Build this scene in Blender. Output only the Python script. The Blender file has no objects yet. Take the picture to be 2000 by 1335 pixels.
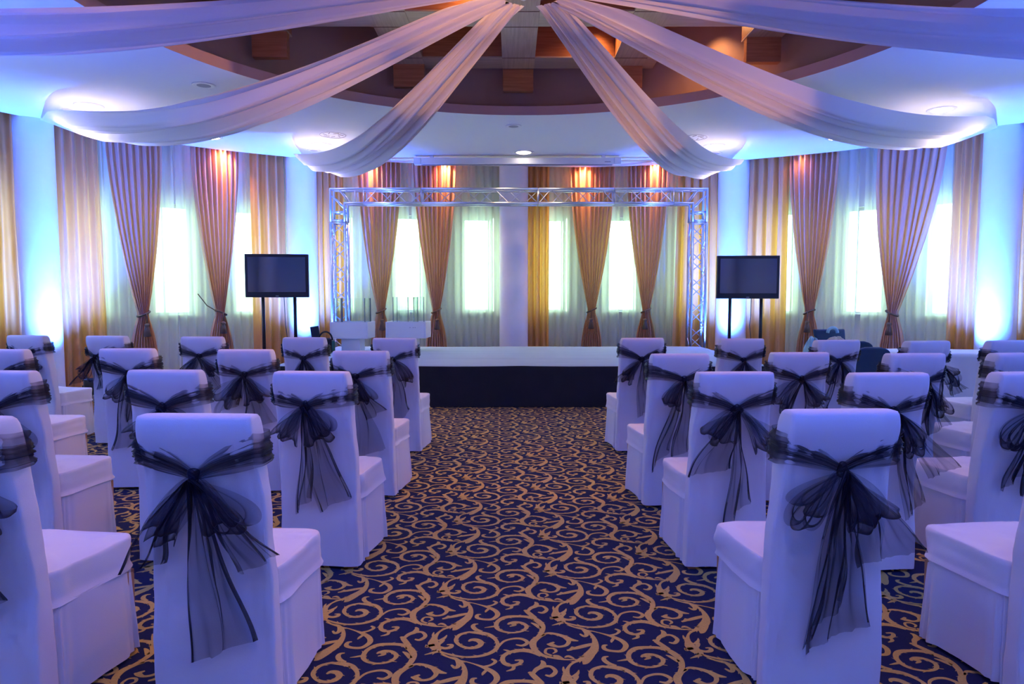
import bpy, math, random
from math import sin, cos, pi, radians as R, atan2, sqrt, hypot
from mathutils import Vector, noise

S = bpy.context.scene
COL = S.collection
random.seed(7)

# ------------------------------------------------------------------ camera, world, exposure
CAM_H = 1.44
cd = bpy.data.cameras.new('camera')
cd.sensor_width = 36; cd.lens = 24; cd.clip_start = .02; cd.clip_end = 400
cam = bpy.data.objects.new('camera', cd); COL.objects.link(cam)
cam.location = (0, 0, CAM_H)
cam.rotation_euler = (R(90) - math.atan(94 / 1333.33), 0, 0)
S.camera = cam
S.view_settings.view_transform = 'Standard'
S.view_settings.look = 'None'
S.view_settings.gamma = 1
S.view_settings.exposure = .7
S.view_settings.use_curve_mapping = False

CX, CY = .15, 5.45           # centre of the round room
CEIL = 3.77

world = bpy.data.worlds.new('daylight'); S.world = world
world.use_nodes = True
wn = world.node_tree
bg = wn.nodes['Background']
bg.inputs[0].default_value = (.72, 1.0, .90, 1)
bg.inputs[1].default_value = 5.2

def light(name, kind, loc, power, color, target=None, size=.1, angle=60, blend=.6, rot=None):
    l = bpy.data.lights.new(name, kind)
    l.energy = power; l.color = color
    if kind == 'SPOT':
        l.spot_size = R(angle); l.spot_blend = blend; l.shadow_soft_size = size
    elif kind == 'POINT':
        l.shadow_soft_size = size
    elif kind == 'AREA':
        l.shape = 'DISK'; l.size = size
    o = bpy.data.objects.new(name, l); COL.objects.link(o)
    o.location = loc
    if target is not None:
        o.rotation_euler = (Vector(target) - Vector(loc)).to_track_quat('-Z', 'Y').to_euler()
    elif rot: o.rotation_euler = rot
    return o

def edge_r(phi):
    """radius of the outer ceiling edge at angle phi (degrees, 0 = straight ahead, + = right)"""
    T = [(-180, 7.6), (-60, 7.58), (-45, 7.62), (-30, 7.52), (-15, 7.2), (0, 7.28), (15, 7.5), (30, 7.72), (45, 7.92), (60, 7.95), (110, 7.7), (180, 7.6)]
    for (a, ra), (b, rb) in zip(T, T[1:]):
        if a <= phi <= b:
            t = (phi - a) / (b - a); t = t * t * (3 - 2 * t)
            return ra + (rb - ra) * t
    return 7.6

def polar(phi, off=0., z=0.):
    r = edge_r(phi) + off
    return Vector((CX + r * sin(R(phi)), CY + r * cos(R(phi)), z))

COLUMNS = [-59.3, -30.0, -.9, 28.9, 57.4, 100, 140, 180, -140, -101.5]
BLUE = (.040, .145, 1.0)
WARM = (1.0, .62, .34)
UPLIGHT = []
for i, a in enumerate(COLUMNS):
    if abs(a) < 5: continue
    p = polar(a, -.78)
    tang = Vector((cos(R(a)), -sin(R(a)), 0))
    side = {-30.0: -.14, 28.9: .10}.get(a, .17 if a < 0 else -.17)
    p = p + tang * side
    UPLIGHT.append((p, a))
    if abs(a) < 70:
        light('uplight_beam', 'SPOT', (p.x, p.y, .32), 1800, BLUE, polar(a, .0, 2.6), .05, 90, 1.0)
        light('uplight_core', 'SPOT', (p.x, p.y, .32), 200, (.10, .42, 1.0), polar(a, .0, 1.7), .05, 62, .9)
    else:
        # unseen rear lamps: blue wash and fill added to lift ceiling and chairs
        light('added_blue_wash', 'SPOT', (p.x, p.y, .36), 1100, BLUE, (p.x * .78 + CX * .22, p.y * .78 + CY * .22, 3.9), .08, 84, 1.0)
        light('added_blue_fill', 'SPOT', (p.x, p.y, .36), 60, BLUE, (p.x * .45 + CX * .55, p.y * .45 + CY * .55, 4.6), .08, 125, .9)
# warm recessed lamps
DOWN = [(-43.4, 6.75), (0.4, 6.0), (43.6, 6.85), (-100, 6), (100, 6), (-135, 6.2), (135, 6.2), (178, 6.0)]
for a, r in DOWN:
    x, y = CX + r * sin(R(a)), CY + r * cos(R(a))
    light('downlight_lamp', 'SPOT', (x, y, CEIL - .05), 26, (1, .66, .36), (x, y, 0), .07, 130, .8)
SWAG_A = [-59.3, -30.0, 28.9, 57.4, -101.5, 100]
for a in SWAG_A:
    r = 6.28
    x, y = CX + r * sin(R(a)), CY + r * cos(R(a))
    light('drape_downlight_lamp', 'SPOT', (x, y, CEIL - .03), 110, (1, .78, .50), (x, y, 0), .05, 150, .9)
WASH = [(-39.6, 190), (-21.2, 170), (-10.8, 190), (-.9, 50), (9.0, 150), (18.9, 190), (37, 20)]
for a, pw in WASH:
    p = polar(a, .015, CEIL + .06); q = polar(a, .30, 2.9)
    light('curtain_wash_lamp', 'SPOT', p, pw * .55, (1, .46, .17), q, .03, 105, 1.0)
COFFER = [(.80, 8.1), (-.62, 6.75), (2.15, 6.75), (2.15, 8.1), (-2.0, 6.75), (.80, 5.35), (-.62, 5.35), (.8, 3.9), (-2, 4.), (2.2, 4.)]
for x, y in COFFER:
    light('coffer_lamp', 'SPOT', (x + .3, y + .35, 4.72), 44, (1, .45, .18), (x, y, 3.6), .04, 125, .8)

# ------------------------------------------------------------------ material helpers
def mat(name, base=(.8, .8, .8), rough=.6, metal=0., spec=.5, bump=0., bscale=60., vary=0., vscale=4., sheen=0., trans=0., emit=None, estr=0.):
    m = bpy.data.materials.new(name); m.use_nodes = True
    nt = m.node_tree; b = nt.nodes['Principled BSDF']
    b.inputs['Base Color'].default_value = (*base, 1)
    b.inputs['Roughness'].default_value = rough
    b.inputs['Metallic'].default_value = metal
    b.inputs['Specular IOR Level'].default_value = spec
    if sheen: b.inputs['Sheen Weight'].default_value = sheen
    if trans: b.inputs['Transmission Weight'].default_value = trans
    tc = nt.nodes.new('ShaderNodeTexCoord')
    if vary:
        n = nt.nodes.new('ShaderNodeTexNoise'); n.inputs['Scale'].default_value = vscale; n.inputs['Detail'].default_value = 5
        nt.links.new(tc.outputs['Object'], n.inputs['Vector'])
        mr = nt.nodes.new('ShaderNodeMapRange'); mr.inputs[3].default_value = 1 - vary; mr.inputs[4].default_value = 1 + vary
        mr.inputs[1].default_value = .3; mr.inputs[2].default_value = .7
        nt.links.new(n.outputs['Fac'], mr.inputs[0])
        hs = nt.nodes.new('ShaderNodeHueSaturation'); hs.inputs['Color'].default_value = (*base, 1)
        nt.links.new(mr.outputs[0], hs.inputs['Value']); nt.links.new(hs.outputs[0], b.inputs['Base Color'])
    if bump:
        n2 = nt.nodes.new('ShaderNodeTexNoise'); n2.inputs['Scale'].default_value = bscale; n2.inputs['Detail'].default_value = 6
        nt.links.new(tc.outputs['Object'], n2.inputs['Vector'])
        bp = nt.nodes.new('ShaderNodeBump'); bp.inputs['Strength'].default_value = bump; bp.inputs['Distance'].default_value = .01
        nt.links.new(n2.outputs['Fac'], bp.inputs['Height']); nt.links.new(bp.outputs[0], b.inputs['Normal'])
    if emit:
        b.inputs['Emission Color'].default_value = (*emit, 1); b.inputs['Emission Strength'].default_value = estr
    return m

def cloth(name, base, tcol, tmix, transp=0., rough=.7, sheen=.3, gloss=0., bump=.15, bscale=300, stretch=(1, 1, 1), graze=None):
    """fabric that also lets light through from behind, optionally see-through"""
    m = bpy.data.materials.new(name); m.use_nodes = True
    nt = m.node_tree; b = nt.nodes['Principled BSDF']; out = nt.nodes['Material Output']
    b.inputs['Base Color'].default_value = (*base, 1); b.inputs['Roughness'].default_value = rough
    b.inputs['Sheen Weight'].default_value = sheen; b.inputs['Specular IOR Level'].default_value = .3 + gloss
    tr = nt.nodes.new('ShaderNodeBsdfTranslucent'); tr.inputs[0].default_value = (*tcol, 1)
    mx = nt.nodes.new('ShaderNodeMixShader'); mx.inputs[0].default_value = tmix
    nt.links.new(b.outputs[0], mx.inputs[1]); nt.links.new(tr.outputs[0], mx.inputs[2])
    last = mx
    if bump:
        tc = nt.nodes.new('ShaderNodeTexCoord'); mp = nt.nodes.new('ShaderNodeMapping'); mp.inputs['Scale'].default_value = stretch
        n = nt.nodes.new('ShaderNodeTexNoise'); n.inputs['Scale'].default_value = bscale; n.inputs['Detail'].default_value = 4
        nt.links.new(tc.outputs['Object'], mp.inputs[0]); nt.links.new(mp.outputs[0], n.inputs['Vector'])
        bp = nt.nodes.new('ShaderNodeBump'); bp.inputs['Strength'].default_value = bump; bp.inputs['Distance'].default_value = .004
        nt.links.new(n.outputs['Fac'], bp.inputs['Height']); nt.links.new(bp.outputs[0], b.inputs['Normal'])
    if transp:
        t = nt.nodes.new('ShaderNodeBsdfTransparent')
        m2 = nt.nodes.new('ShaderNodeMixShader'); m2.inputs[0].default_value = transp
        if graze is not None:      # thin cloth hides more where it is seen edge-on
            lw = nt.nodes.new('ShaderNodeLayerWeight'); lw.inputs[0].default_value = .5
            mr = nt.nodes.new('ShaderNodeMapRange'); mr.inputs[1].default_value = .12; mr.inputs[2].default_value = .85; mr.inputs[3].default_value = transp; mr.inputs[4].default_value = graze
            nt.links.new(lw.outputs['Facing'], mr.inputs[0]); nt.links.new(mr.outputs[0], m2.inputs[0])
        nt.links.new(last.outputs[0], m2.inputs[1]); nt.links.new(t.outputs[0], m2.inputs[2]); last = m2
    nt.links.new(last.outputs[0], out.inputs[0])
    return m

def clear(name, tint=(.97, 1, .99), gl=.06):
    m = bpy.data.materials.new(name); m.use_nodes = True
    nt = m.node_tree; nt.nodes.clear()
    out = nt.nodes.new('ShaderNodeOutputMaterial'); t = nt.nodes.new('ShaderNodeBsdfTransparent'); t.inputs[0].default_value = (*tint, 1)
    g = nt.nodes.new('ShaderNodeBsdfGlossy'); g.inputs['Roughness'].default_value = .03
    lw = nt.nodes.new('ShaderNodeLayerWeight'); lw.inputs[0].default_value = .2
    mu = nt.nodes.new('ShaderNodeMath'); mu.operation = 'MULTIPLY_ADD'; mu.inputs[1].default_value = .5; mu.inputs[2].default_value = gl
    mx = nt.nodes.new('ShaderNodeMixShader')
    nt.links.new(lw.outputs['Fresnel'], mu.inputs[0]); nt.links.new(mu.outputs[0], mx.inputs[0])
    nt.links.new(t.outputs[0], mx.inputs[1]); nt.links.new(g.outputs[0], mx.inputs[2]); nt.links.new(mx.outputs[0], out.inputs[0])
    return m

def wood(name, a, b_, axis=1, rough=.4):
    m = mat(name, a, rough)
    nt = m.node_tree; b = nt.nodes['Principled BSDF']
    tc = nt.nodes.new('ShaderNodeTexCoord'); mp = nt.nodes.new('ShaderNodeMapping')
    sc = [14, 14, 14]; sc[axis] = .8; mp.inputs['Scale'].default_value = sc
    n = nt.nodes.new('ShaderNodeTexNoise'); n.inputs['Scale'].default_value = 3; n.inputs['Detail'].default_value = 8
    cr = nt.nodes.new('ShaderNodeValToRGB'); cr.color_ramp.elements[0].color = (*a, 1); cr.color_ramp.elements[1].color = (*b_, 1)
    cr.color_ramp.elements[0].position = .35; cr.color_ramp.elements[1].position = .68
    nt.links.new(tc.outputs['Object'], mp.inputs[0]); nt.links.new(mp.outputs[0], n.inputs['Vector'])
    nt.links.new(n.outputs['Fac'], cr.inputs[0]); nt.links.new(cr.outputs[0], b.inputs['Base Color'])
    return m

M = {}
M['ceiling'] = mat('ceiling_paint', (.80, .80, .82), .75, bump=.03, bscale=40)
M['wall'] = mat('wall_paint', (.82, .82, .80), .8, bump=.05, bscale=50)
M['column'] = mat('column_paint', (.78, .78, .80), .6, bump=.04, bscale=30, vary=.04, vscale=2)
M['taupe'] = mat('taupe_paint', (.40, .27, .22), .7, bump=.03)
M['lip'] = mat('mauve_paint', (.52, .36, .36), .6)
M['coffer'] = mat('brown_panel', (.42, .16, .06), .5, vary=.1, vscale=2)
M['beam_y'] = wood('pale_wood_long', (.40, .30, .22), (.52, .40, .30), 1, .38)
M['beam_x'] = wood('pale_wood_cross', (.40, .30, .22), (.52, .40, .30), 0, .38)
M['beam_side'] = wood('brown_wood', (.34, .13, .05), (.46, .20, .09), 0, .4)
M['seam'] = mat('dark_seam', (.16, .07, .05), .6)
M['carpet'] = mat('navy_carpet', (.006, .010, .060), .95, spec=.15, bump=.6, bscale=420, vary=.25, vscale=160, sheen=.06)
M['scroll'] = mat('gold_carpet', (.66, .41, .055), .95, spec=.15, bump=.6, bscale=420, vary=.12, vscale=140, sheen=.25)
M['cover'] = cloth('white_chair_cloth', (.80, .79, .82), (.8, .8, .8), .06, rough=.8, sheen=.2, bump=.25, bscale=420)
M['organza'] = cloth('black_organza', (.010, .012, .032), (.02, .022, .05), .3, transp=.70, rough=.5, sheen=.10, bump=.2, bscale=700, graze=.05)
M['satin'] = cloth('copper_satin_curtain', (.64, .36, .26), (.95, .50, .16), .30, rough=.42, sheen=.3, gloss=.3, bump=.12, bscale=90, stretch=(3, 3, .4))
M['gold'] = cloth('gold_satin_curtain', (.62, .32, .15), (1.0, .52, .11), .50, rough=.40, sheen=.3, gloss=.35, bump=.5, bscale=26, stretch=(2.5, 2.5, .5))
M['sheer'] = cloth('cream_sheer', (.84, .84, .70), (.90, .95, .74), .56, transp=.38, rough=.7, sheen=.1, bump=.08, bscale=200)
M['voile'] = cloth('white_ceiling_drape', (.82, .80, .84), (.85, .82, .85), .30, rough=.6, sheen=.3, bump=.08, bscale=120)
M['cord'] = mat('brown_cord', (.13, .08, .05), .7, bump=.6, bscale=200)
M['white'] = mat('white_lacquer', (.80, .80, .82), .25)
M['plastic'] = mat('white_plastic', (.75, .75, .77), .4)
M['grille'] = mat('grey_grille', (.34, .34, .40), .6, bump=.4, bscale=400)
M['black'] = mat('black_plastic', (.012, .013, .018), .3)
M['blacksoft'] = mat('black_cloth', (.008, .010, .018), .85, bump=.2, bscale=60, vary=.2, vscale=6, sheen=.1)
M['screen'] = mat('glass_screen', (.006, .010, .025), .05, spec=1.0)
M['screen'].node_tree.nodes['Principled BSDF'].inputs['IOR'].default_value = 1.85
M['alu'] = mat('brushed_aluminium', (.62, .64, .68), .36, metal=1., bump=.03, bscale=80)
M['stage'] = mat('pale_stage_cloth', (.40, .48, .52), .75, bump=.12, bscale=14, vary=.03, vscale=3)
M['frame'] = mat('white_window_frame', (.78, .82, .80), .4)
M['glass'] = clear('window_glass', (.95, 1, .98), .03)
M['acrylic'] = clear('clear_acrylic', (.95, .98, .97), .05)
M['acryl_edge'] = mat('acrylic_edge', (.16, .20, .24), .2)
M['wood_leg'] = mat('beech_leg', (.42, .22, .10), .45)
M['navy'] = mat('navy_upholstery', (.010, .040, .095), .85, sheen=.2, bump=.2, bscale=300)
M['green'] = mat('green_cloth', (.03, .12, .08), .8, bump=.4, bscale=30)
M['palecloth'] = mat('pale_blue_cloth', (.35, .60, .66), .8, bump=.3, bscale=30)
M['beige'] = mat('beige_cloth', (.45, .38, .28), .8, bump=.3, bscale=30)
M['lamp'] = mat('lit_lamp', (1, 1, 1), .5, emit=(1, .88, .72), estr=9)
M['hill'] = mat('wooded_hill', (.45, .55, .42), .95, vary=.35, vscale=.35)
M['house'] = mat('pale_render', (.75, .72, .68), .9)
M['led'] = mat('lit_blue_lens', (.1, .3, 1), .3, emit=(.1, .35, 1), estr=6)

# ------------------------------------------------------------------ mesh helpers
class MB:
    def __init__(s): s.v = []; s.f = []; s.m = []; s.mi = 0
    def vert(s, *p): s.v.append(tuple(p) if len(p) == 3 else tuple(p[0])); return len(s.v) - 1
    def face(s, *i): s.f.append(tuple(i)); s.m.append(s.mi)
    def box(s, c, d, rz=0., taper=1.):
        b = len(s.v); ca, sa = cos(rz), sin(rz)
        for k in range(8):
            sx, sy, sz = (-1, 1)[k & 1], (-1, 1)[k >> 1 & 1], (-1, 1)[k >> 2 & 1]
            t = taper if sz > 0 else 1
            x, y = sx * d[0] / 2 * t, sy * d[1] / 2 * t
            s.v.append((c[0] + x * ca - y * sa, c[1] + x * sa + y * ca, c[2] + sz * d[2] / 2))
        for q in ((0, 2, 3, 1), (4, 5, 7, 6), (0, 1, 5, 4), (2, 6, 7, 3), (0, 4, 6, 2), (1, 3, 7, 5)):
            s.face(*[b + i for i in q])
    def grid(s, fn, nu, nv, cu=False, cv=False):
        """fn(u, v) in 0..1"""
        b = len(s.v)
        U = nu if cu else nu + 1; V = nv if cv else nv + 1
        for i in range(U):
            for j in range(V):
                s.v.append(tuple(fn(i / nu, j / nv)))
        for i in range(nu):
            for j in range(nv):
                i2 = (i + 1) % U; j2 = (j + 1) % V
                s.face(b + i * V + j, b + i2 * V + j, b + i2 * V + j2, b + i * V + j2)
    def tube(s, pts, rad, n=8, cap=True):
        pts = [Vector(p) for p in pts]; b = len(s.v); N = len(pts)
        if not hasattr(rad, '__len__'): rad = [rad] * N
        up = None
        for i, p in enumerate(pts):
            t = (pts[min(i + 1, N - 1)] - pts[max(i - 1, 0)]).normalized()
            if up is None:
                up = Vector((0, 0, 1)) if abs(t.z) < .9 else Vector((1, 0, 0))
            a = t.cross(up).normalized(); c = a.cross(t).normalized(); up = c
            for k in range(n):
                q = 2 * pi * k / n
                s.v.append(tuple(p + (a * cos(q) + c * sin(q)) * rad[i]))
        for i in range(N - 1):
            for k in range(n):
                k2 = (k + 1) % n
                s.face(b + i * n + k, b + i * n + k2, b + (i + 1) * n + k2, b + (i + 1) * n + k)
        if cap:
            s.face(*[b + k for k in range(n)][::-1]); s.face(*[b + (N - 1) * n + k for k in range(n)])
    def lathe(s, prof, n=24, c=(0, 0, 0)):
        b = len(s.v)
        for r, z in prof:
            for k in range(n):
                q = 2 * pi * k / n; s.v.append((c[0] + r * cos(q), c[1] + r * sin(q), c[2] + z))
        for i in range(len(prof) - 1):
            for k in range(n):
                k2 = (k + 1) % n
                s.face(b + i * n + k, b + i * n + k2, b + (i + 1) * n + k2, b + (i + 1) * n + k)
        s.face(*[b + k for k in range(n)][::-1]); s.face(*[b + (len(prof) - 1) * n + k for k in range(n)])
    def mesh(s, name, mats, smooth=True):
        me = bpy.data.meshes.new(name); me.from_pydata(s.v, [], s.f)
        if not isinstance(mats, (list, tuple)): mats = [mats]
        for m in mats: me.materials.append(m)
        me.polygons.foreach_set('material_index', s.m)
        me.polygons.foreach_set('use_smooth', [smooth] * len(s.f))
        me.update()
        return me
    def build(s, name, mats, parent=None, smooth=True, bevel=0, auto=True):
        o = bpy.data.objects.new(name, s.mesh(name, mats, smooth)); COL.objects.link(o)
        if parent is not None: o.parent = parent
        if bevel:
            md = o.modifiers.new('bevel', 'BEVEL'); md.width = bevel; md.segments = 2; md.limit_method = 'ANGLE'; md.angle_limit = R(40)
        return o

def tag(o, label=None, cat=None, group=None, kind=None):
    if label: o['label'] = label
    if cat: o['category'] = cat
    if group: o['group'] = group
    if kind: o['kind'] = kind
    return o

def empty(name, loc=(0, 0, 0), rz=0.):
    o = bpy.data.objects.new(name, None); COL.objects.link(o); o.location = loc; o.rotation_euler = (0, 0, rz)
    o.empty_display_size = .1
    return o

def struct(o): o['kind'] = 'structure'; return o
def fbm(x, y, z, o=3): return noise.fractal(Vector((x, y, z)), 1.0, 2.0, o)

# ------------------------------------------------------------------ carpet with its scroll pattern
def catmull(P, n=7):
    out = []
    P = [P[0]] + list(P) + [P[-1]]
    for i in range(1, len(P) - 2):
        p0, p1, p2, p3 = P[i - 1], P[i], P[i + 1], P[i + 2]
        for k in range(n):
            t = k / n
            out.append(tuple(.5 * (2 * b + (c - a) * t + (2 * a - 5 * b + 4 * c - d) * t * t + (3 * b - a - 3 * c + d) * t ** 3) for a, b, c, d in zip(p0, p1, p2, p3)))
    out.append(tuple(P[-1]))
    return out

TH = math.atan(94 / 1333.33)
def trace(cx, cy):
    x, y = 780 + cx / 4.525, 1040 + cy / 4.525
    u, v = (x - 1000) / 1333.33, (667.5 - y) / 1333.33
    d = (u, cos(TH) + v * sin(TH), -sin(TH) + v * cos(TH)); k = -CAM_H / d[2]
    return d[0] * k, d[1] * k
# (x, y, width) along every scroll of one repeat
SCROLLS = [
 ([(612, 962, 12), (640, 947, 30), (690, 950, 36), (722, 975, 36), (695, 1008, 32), (620, 1020, 26), (545, 1000, 24), (500, 955, 26), (530, 905, 26), (610, 880, 22), (650, 882, 26), (740, 890, 40), (810, 912, 34), (858, 955, 24), (868, 1000, 26), (835, 1045, 30), (740, 1085, 26), (600, 1100, 20), (480, 1085, 20), (390, 1060, 14), (335, 1035, 10)], 1),
 ([(735, 872, 12), (680, 858, 30), (652, 832, 30), (662, 812, 22), (697, 806, 10)], 0),
 ([(875, 1010, 14), (925, 960, 18), (1010, 937, 20), (1085, 940, 24), (1132, 970, 26), (1090, 998, 24), (1030, 990, 12)], 0),
 ([(430, 553, 8), (500, 588, 14), (560, 600, 20), (608, 630, 22), (632, 680, 30), (612, 740, 50), (560, 785, 60), (490, 820, 46), (430, 840, 24), (385, 857, 18), (345, 885, 18), (312, 930, 36), (300, 975, 66), (318, 1012, 66), (338, 1042, 40), (290, 1062, 22), (222, 1080, 6)], 1),
 ([(560, 604, 10), (585, 640, 28), (560, 658, 24), (530, 640, 12)], 0),
 ([(330, 960, 30), (300, 910, 20), (305, 880, 6)], 0), ([(350, 960, 30), (400, 930, 20), (420, 905, 5)], 0),
 ([(340, 985, 34), (385, 960, 18), (400, 945, 5)], 0),
 ([(325, 1005, 30), (400, 1022, 26), (452, 1012, 30), (462, 992, 22), (420, 990, 10)], 0),
 ([(312, 992, 24), (262, 1000, 28), (240, 1010, 20), (236, 990, 6)], 0),
 ([(605, 715, 26), (540, 728, 34), (460, 745, 30), (378, 760, 8)], 0),
 ([(440, 735, 20), (420, 752, 26), (380, 765, 10)], 0),
 ([(470, 850, 40), (500, 845, 40), (560, 800, 40), (600, 770, 14)], 0),
 ([(248, 645, 18), (195, 660, 34), (130, 700, 44), (122, 750, 38), (165, 795, 28), (240, 815, 20), (330, 828, 16), (430, 828, 12)], 1),
 ([(215, 655, 12), (270, 635, 22), (340, 642, 26), (400, 662, 34), (440, 682, 34), (498, 692, 10)], 1),
 ([(400, 668, 28), (420, 695, 28), (385, 725, 24), (320, 735, 22), (270, 722, 34), (235, 715, 10)], 0),
 ([(300, 700, 14), (268, 712, 24), (240, 718, 8)], 0),
 ([(245, 800, 16), (200, 780, 18), (222, 750, 16), (275, 748, 18), (290, 768, 18), (255, 785, 8)], 0),
 ([(255, 798, 14), (285, 808, 36), (330, 826, 10)], 0),
 ([(340, 815, 8), (375, 805, 24), (415, 822, 10)], 0),
 ([(150, 805, 12), (85, 775, 22), (10, 765, 26), (-60, 775, 24)], 1),
 ([(1200, 1048, 14), (1130, 1036, 26), (1050, 1040, 28), (965, 1062, 30), (915, 1100, 28), (925, 1150, 30), (990, 1175, 28), (1060, 1158, 26), (1078, 1130, 24), (1020, 1128, 12)], 1),
 ([(1010, 1170, 18), (1005, 1205, 22), (945, 1225, 8)], 0), ([(970, 1050, 20), (945, 1040, 16), (918, 1035, 5)], 0),
 ([(958, 812, 12), (985, 800, 30), (1020, 815, 26), (975, 830, 8)], 0),
 ([(965, 805, 16), (1010, 792, 26), (1080, 798, 26), (1125, 830, 28), (1090, 868, 22), (1000, 885, 18), (905, 870, 24), (858, 835, 30), (870, 785, 30), (940, 748, 36), (1050, 740, 30), (1150, 748, 34), (1215, 775, 44), (1262, 822, 40), (1258, 878, 34), (1228, 915, 26), (1195, 950, 16)], 1),
 ([(860, 825, 22), (800, 834, 16), (752, 840, 5)], 0), ([(1090, 865, 12), (1145, 872, 5)], 0),
 ([(1245, 845, 26), (1200, 812, 26), (1162, 796, 8)], 0),
 ([(1200, 755, 34), (1150, 715, 36), (1118, 690, 30), (1098, 690, 8)], 0),
 ([(1125, 705, 18), (1160, 668, 30), (1205, 648, 38), (1212, 625, 28), (1195, 612, 10)], 0),
 ([(1205, 650, 26), (1265, 650, 22), (1302, 680, 26), (1268, 708, 26), (1225, 702, 12)], 0),
 ([(450, 575, 6), (540, 602, 10), (640, 620, 10), (720, 640, 14), (790, 662, 30), (850, 692, 34), (868, 728, 34), (820, 765, 28), (740, 766, 24), (688, 752, 28), (690, 728, 24), (722, 722, 10)], 0),
 ([(760, 655, 24), (825, 640, 18), (858, 618, 22), (828, 603, 14)], 0), ([(800, 665, 18), (770, 690, 20), (760, 705, 6)], 0),
]
LA, LB = Vector((-.008, .512)), Vector((.524, .243))
def scroll_polys():
    polys = []
    K = .00047
    for pts, barbs in SCROLLS:
        W = [trace(x, y) + (w * K,) for x, y, w in pts]
        c = catmull(W, 5)
        L, Rr = [], []
        for i, (x, y, w) in enumerate(c):
            a = c[max(i - 1, 0)]; b = c[min(i + 1, len(c) - 1)]
            t = Vector((b[0] - a[0], b[1] - a[1]))
            if t.length < 1e-6: t = Vector((1, 0))
            t.normalize(); n = Vector((-t.y, t.x)); h = max(w * 1.45, .003) / 2
            L.append((x + n.x * h, y + n.y * h)); Rr.append((x - n.x * h, y - n.y * h))
        polys.append((L, Rr))
        if barbs:
            for i in range(6, len(c) - 4, 4):
                x, y, w = c[i]
                if w < .0085: continue
                a = c[i - 1]; b = c[i + 1]
                t = Vector((b[0] - a[0], b[1] - a[1])).normalized(); n = Vector((-t.y, t.x))
                sgn = -1 if (i // 4) % 3 else 1
                p0 = Vector((x, y)) + n * sgn * w * .3 - t * .011
                p1 = Vector((x, y)) + n * sgn * w * .3 + t * .004
                tip = Vector((x, y)) + n * sgn * (w * .5 + .010) + t * .013
                polys.append(([tuple(p0), tuple(tip)], [tuple(p1), tuple(tip + t * .001)]))
    return polys
def make_floor():
    b = MB()
    n = 96; c = b.vert(CX, CY, 0)
    ring = [b.vert(CX + 8.6 * sin(2 * pi * k / n), CY + 8.6 * cos(2 * pi * k / n), 0) for k in range(n)]
    for k in range(n): b.face(c, ring[(k + 1) % n], ring[k])
    b.mi = 1
    polys = scroll_polys()
    for i in range(-12, 30):
        for j in range(-20, 21):
            ox, oy = LA.x * i + LB.x * j, LA.y * i + LB.y * j
            px, py = ox + .2, oy + 2.9
            if hypot(px - CX, py - CY) > 7.9 or py < .4 or abs(px) > py * .85 + 1.0 or py > 12.2: continue
            if py > 8.9 and -2.6 < px < 2.9: continue
            for q, (L, Rr) in enumerate(polys):
                z = .0012 + (q % 7) * .00006
                base = len(b.v)
                for (lx, ly), (rx, ry) in zip(L, Rr):
                    b.v.append((lx + ox, ly + oy, z)); b.v.append((rx + ox, ry + oy, z))
                for k in range(len(L) - 1):
                    b.face(base + 2 * k, base + 2 * k + 1, base + 2 * k + 3, base + 2 * k + 2)
    return struct(b.build('floor', [M['carpet'], M['scroll']], smooth=False))
make_floor()

# ------------------------------------------------------------------ walls with their windows
WINDOWS = [-82, -73, -63.6, -53.9, -44.5, -35.6, -24.9, -15.6, -5.9, 4.4, 14.25, 24.0, 33.8, 43.3, 52.0, 62.5, 71.5, 80.5]
WH = 2.25            # half width of a window, degrees
WZ0, WZ1 = 1.08, 2.90
WOFF = .52
def make_wall(name, a0, a1):
    b = MB(); TK = .28; TOP = 4.3
    marks = [a0, a1]
    wins = [w for w in WINDOWS if a0 < w < a1]
    for w in wins: marks += [w - WH, w + WH]
    marks.sort()
    for i, (p, q) in enumerate(zip(marks, marks[1:])):
        hole = any(abs((p + q) / 2 - w) < .1 for w in wins)
        n = max(1, int((q - p) / 2.2 + .5))
        for k in range(n):
            s0, s1 = p + (q - p) * k / n, p + (q - p) * (k + 1) / n
            spans = [(0, WZ0), (WZ1, TOP)] if hole else [(0, TOP)]
            for z0, z1 in spans:
                base = len(b.v)
                for a in (s0, s1):
                    for off in (WOFF, WOFF + TK):
                        for z in (z0, z1): b.v.append(tuple(polar(a, off, z)))
                for f in ((0, 1, 5, 4), (2, 6, 7, 3), (0, 4, 6, 2), (1, 3, 7, 5), (0, 2, 3, 1), (4, 5, 7, 6)):
                    b.face(*[base + t for t in f])
    return struct(b.build(name, M['wall'], smooth=False))
make_wall('wall_back', -30, 28.9)
make_wall('wall_backleft', -59.3, -30)
make_wall('wall_backright', 28.9, 57.4)
make_wall('wall_left', -135, -59.3)
make_wall('wall_right', 57.4, 135)
make_wall('wall_front', 135, 180)
make_wall('wall_frontleft', -180, -135)

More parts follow.
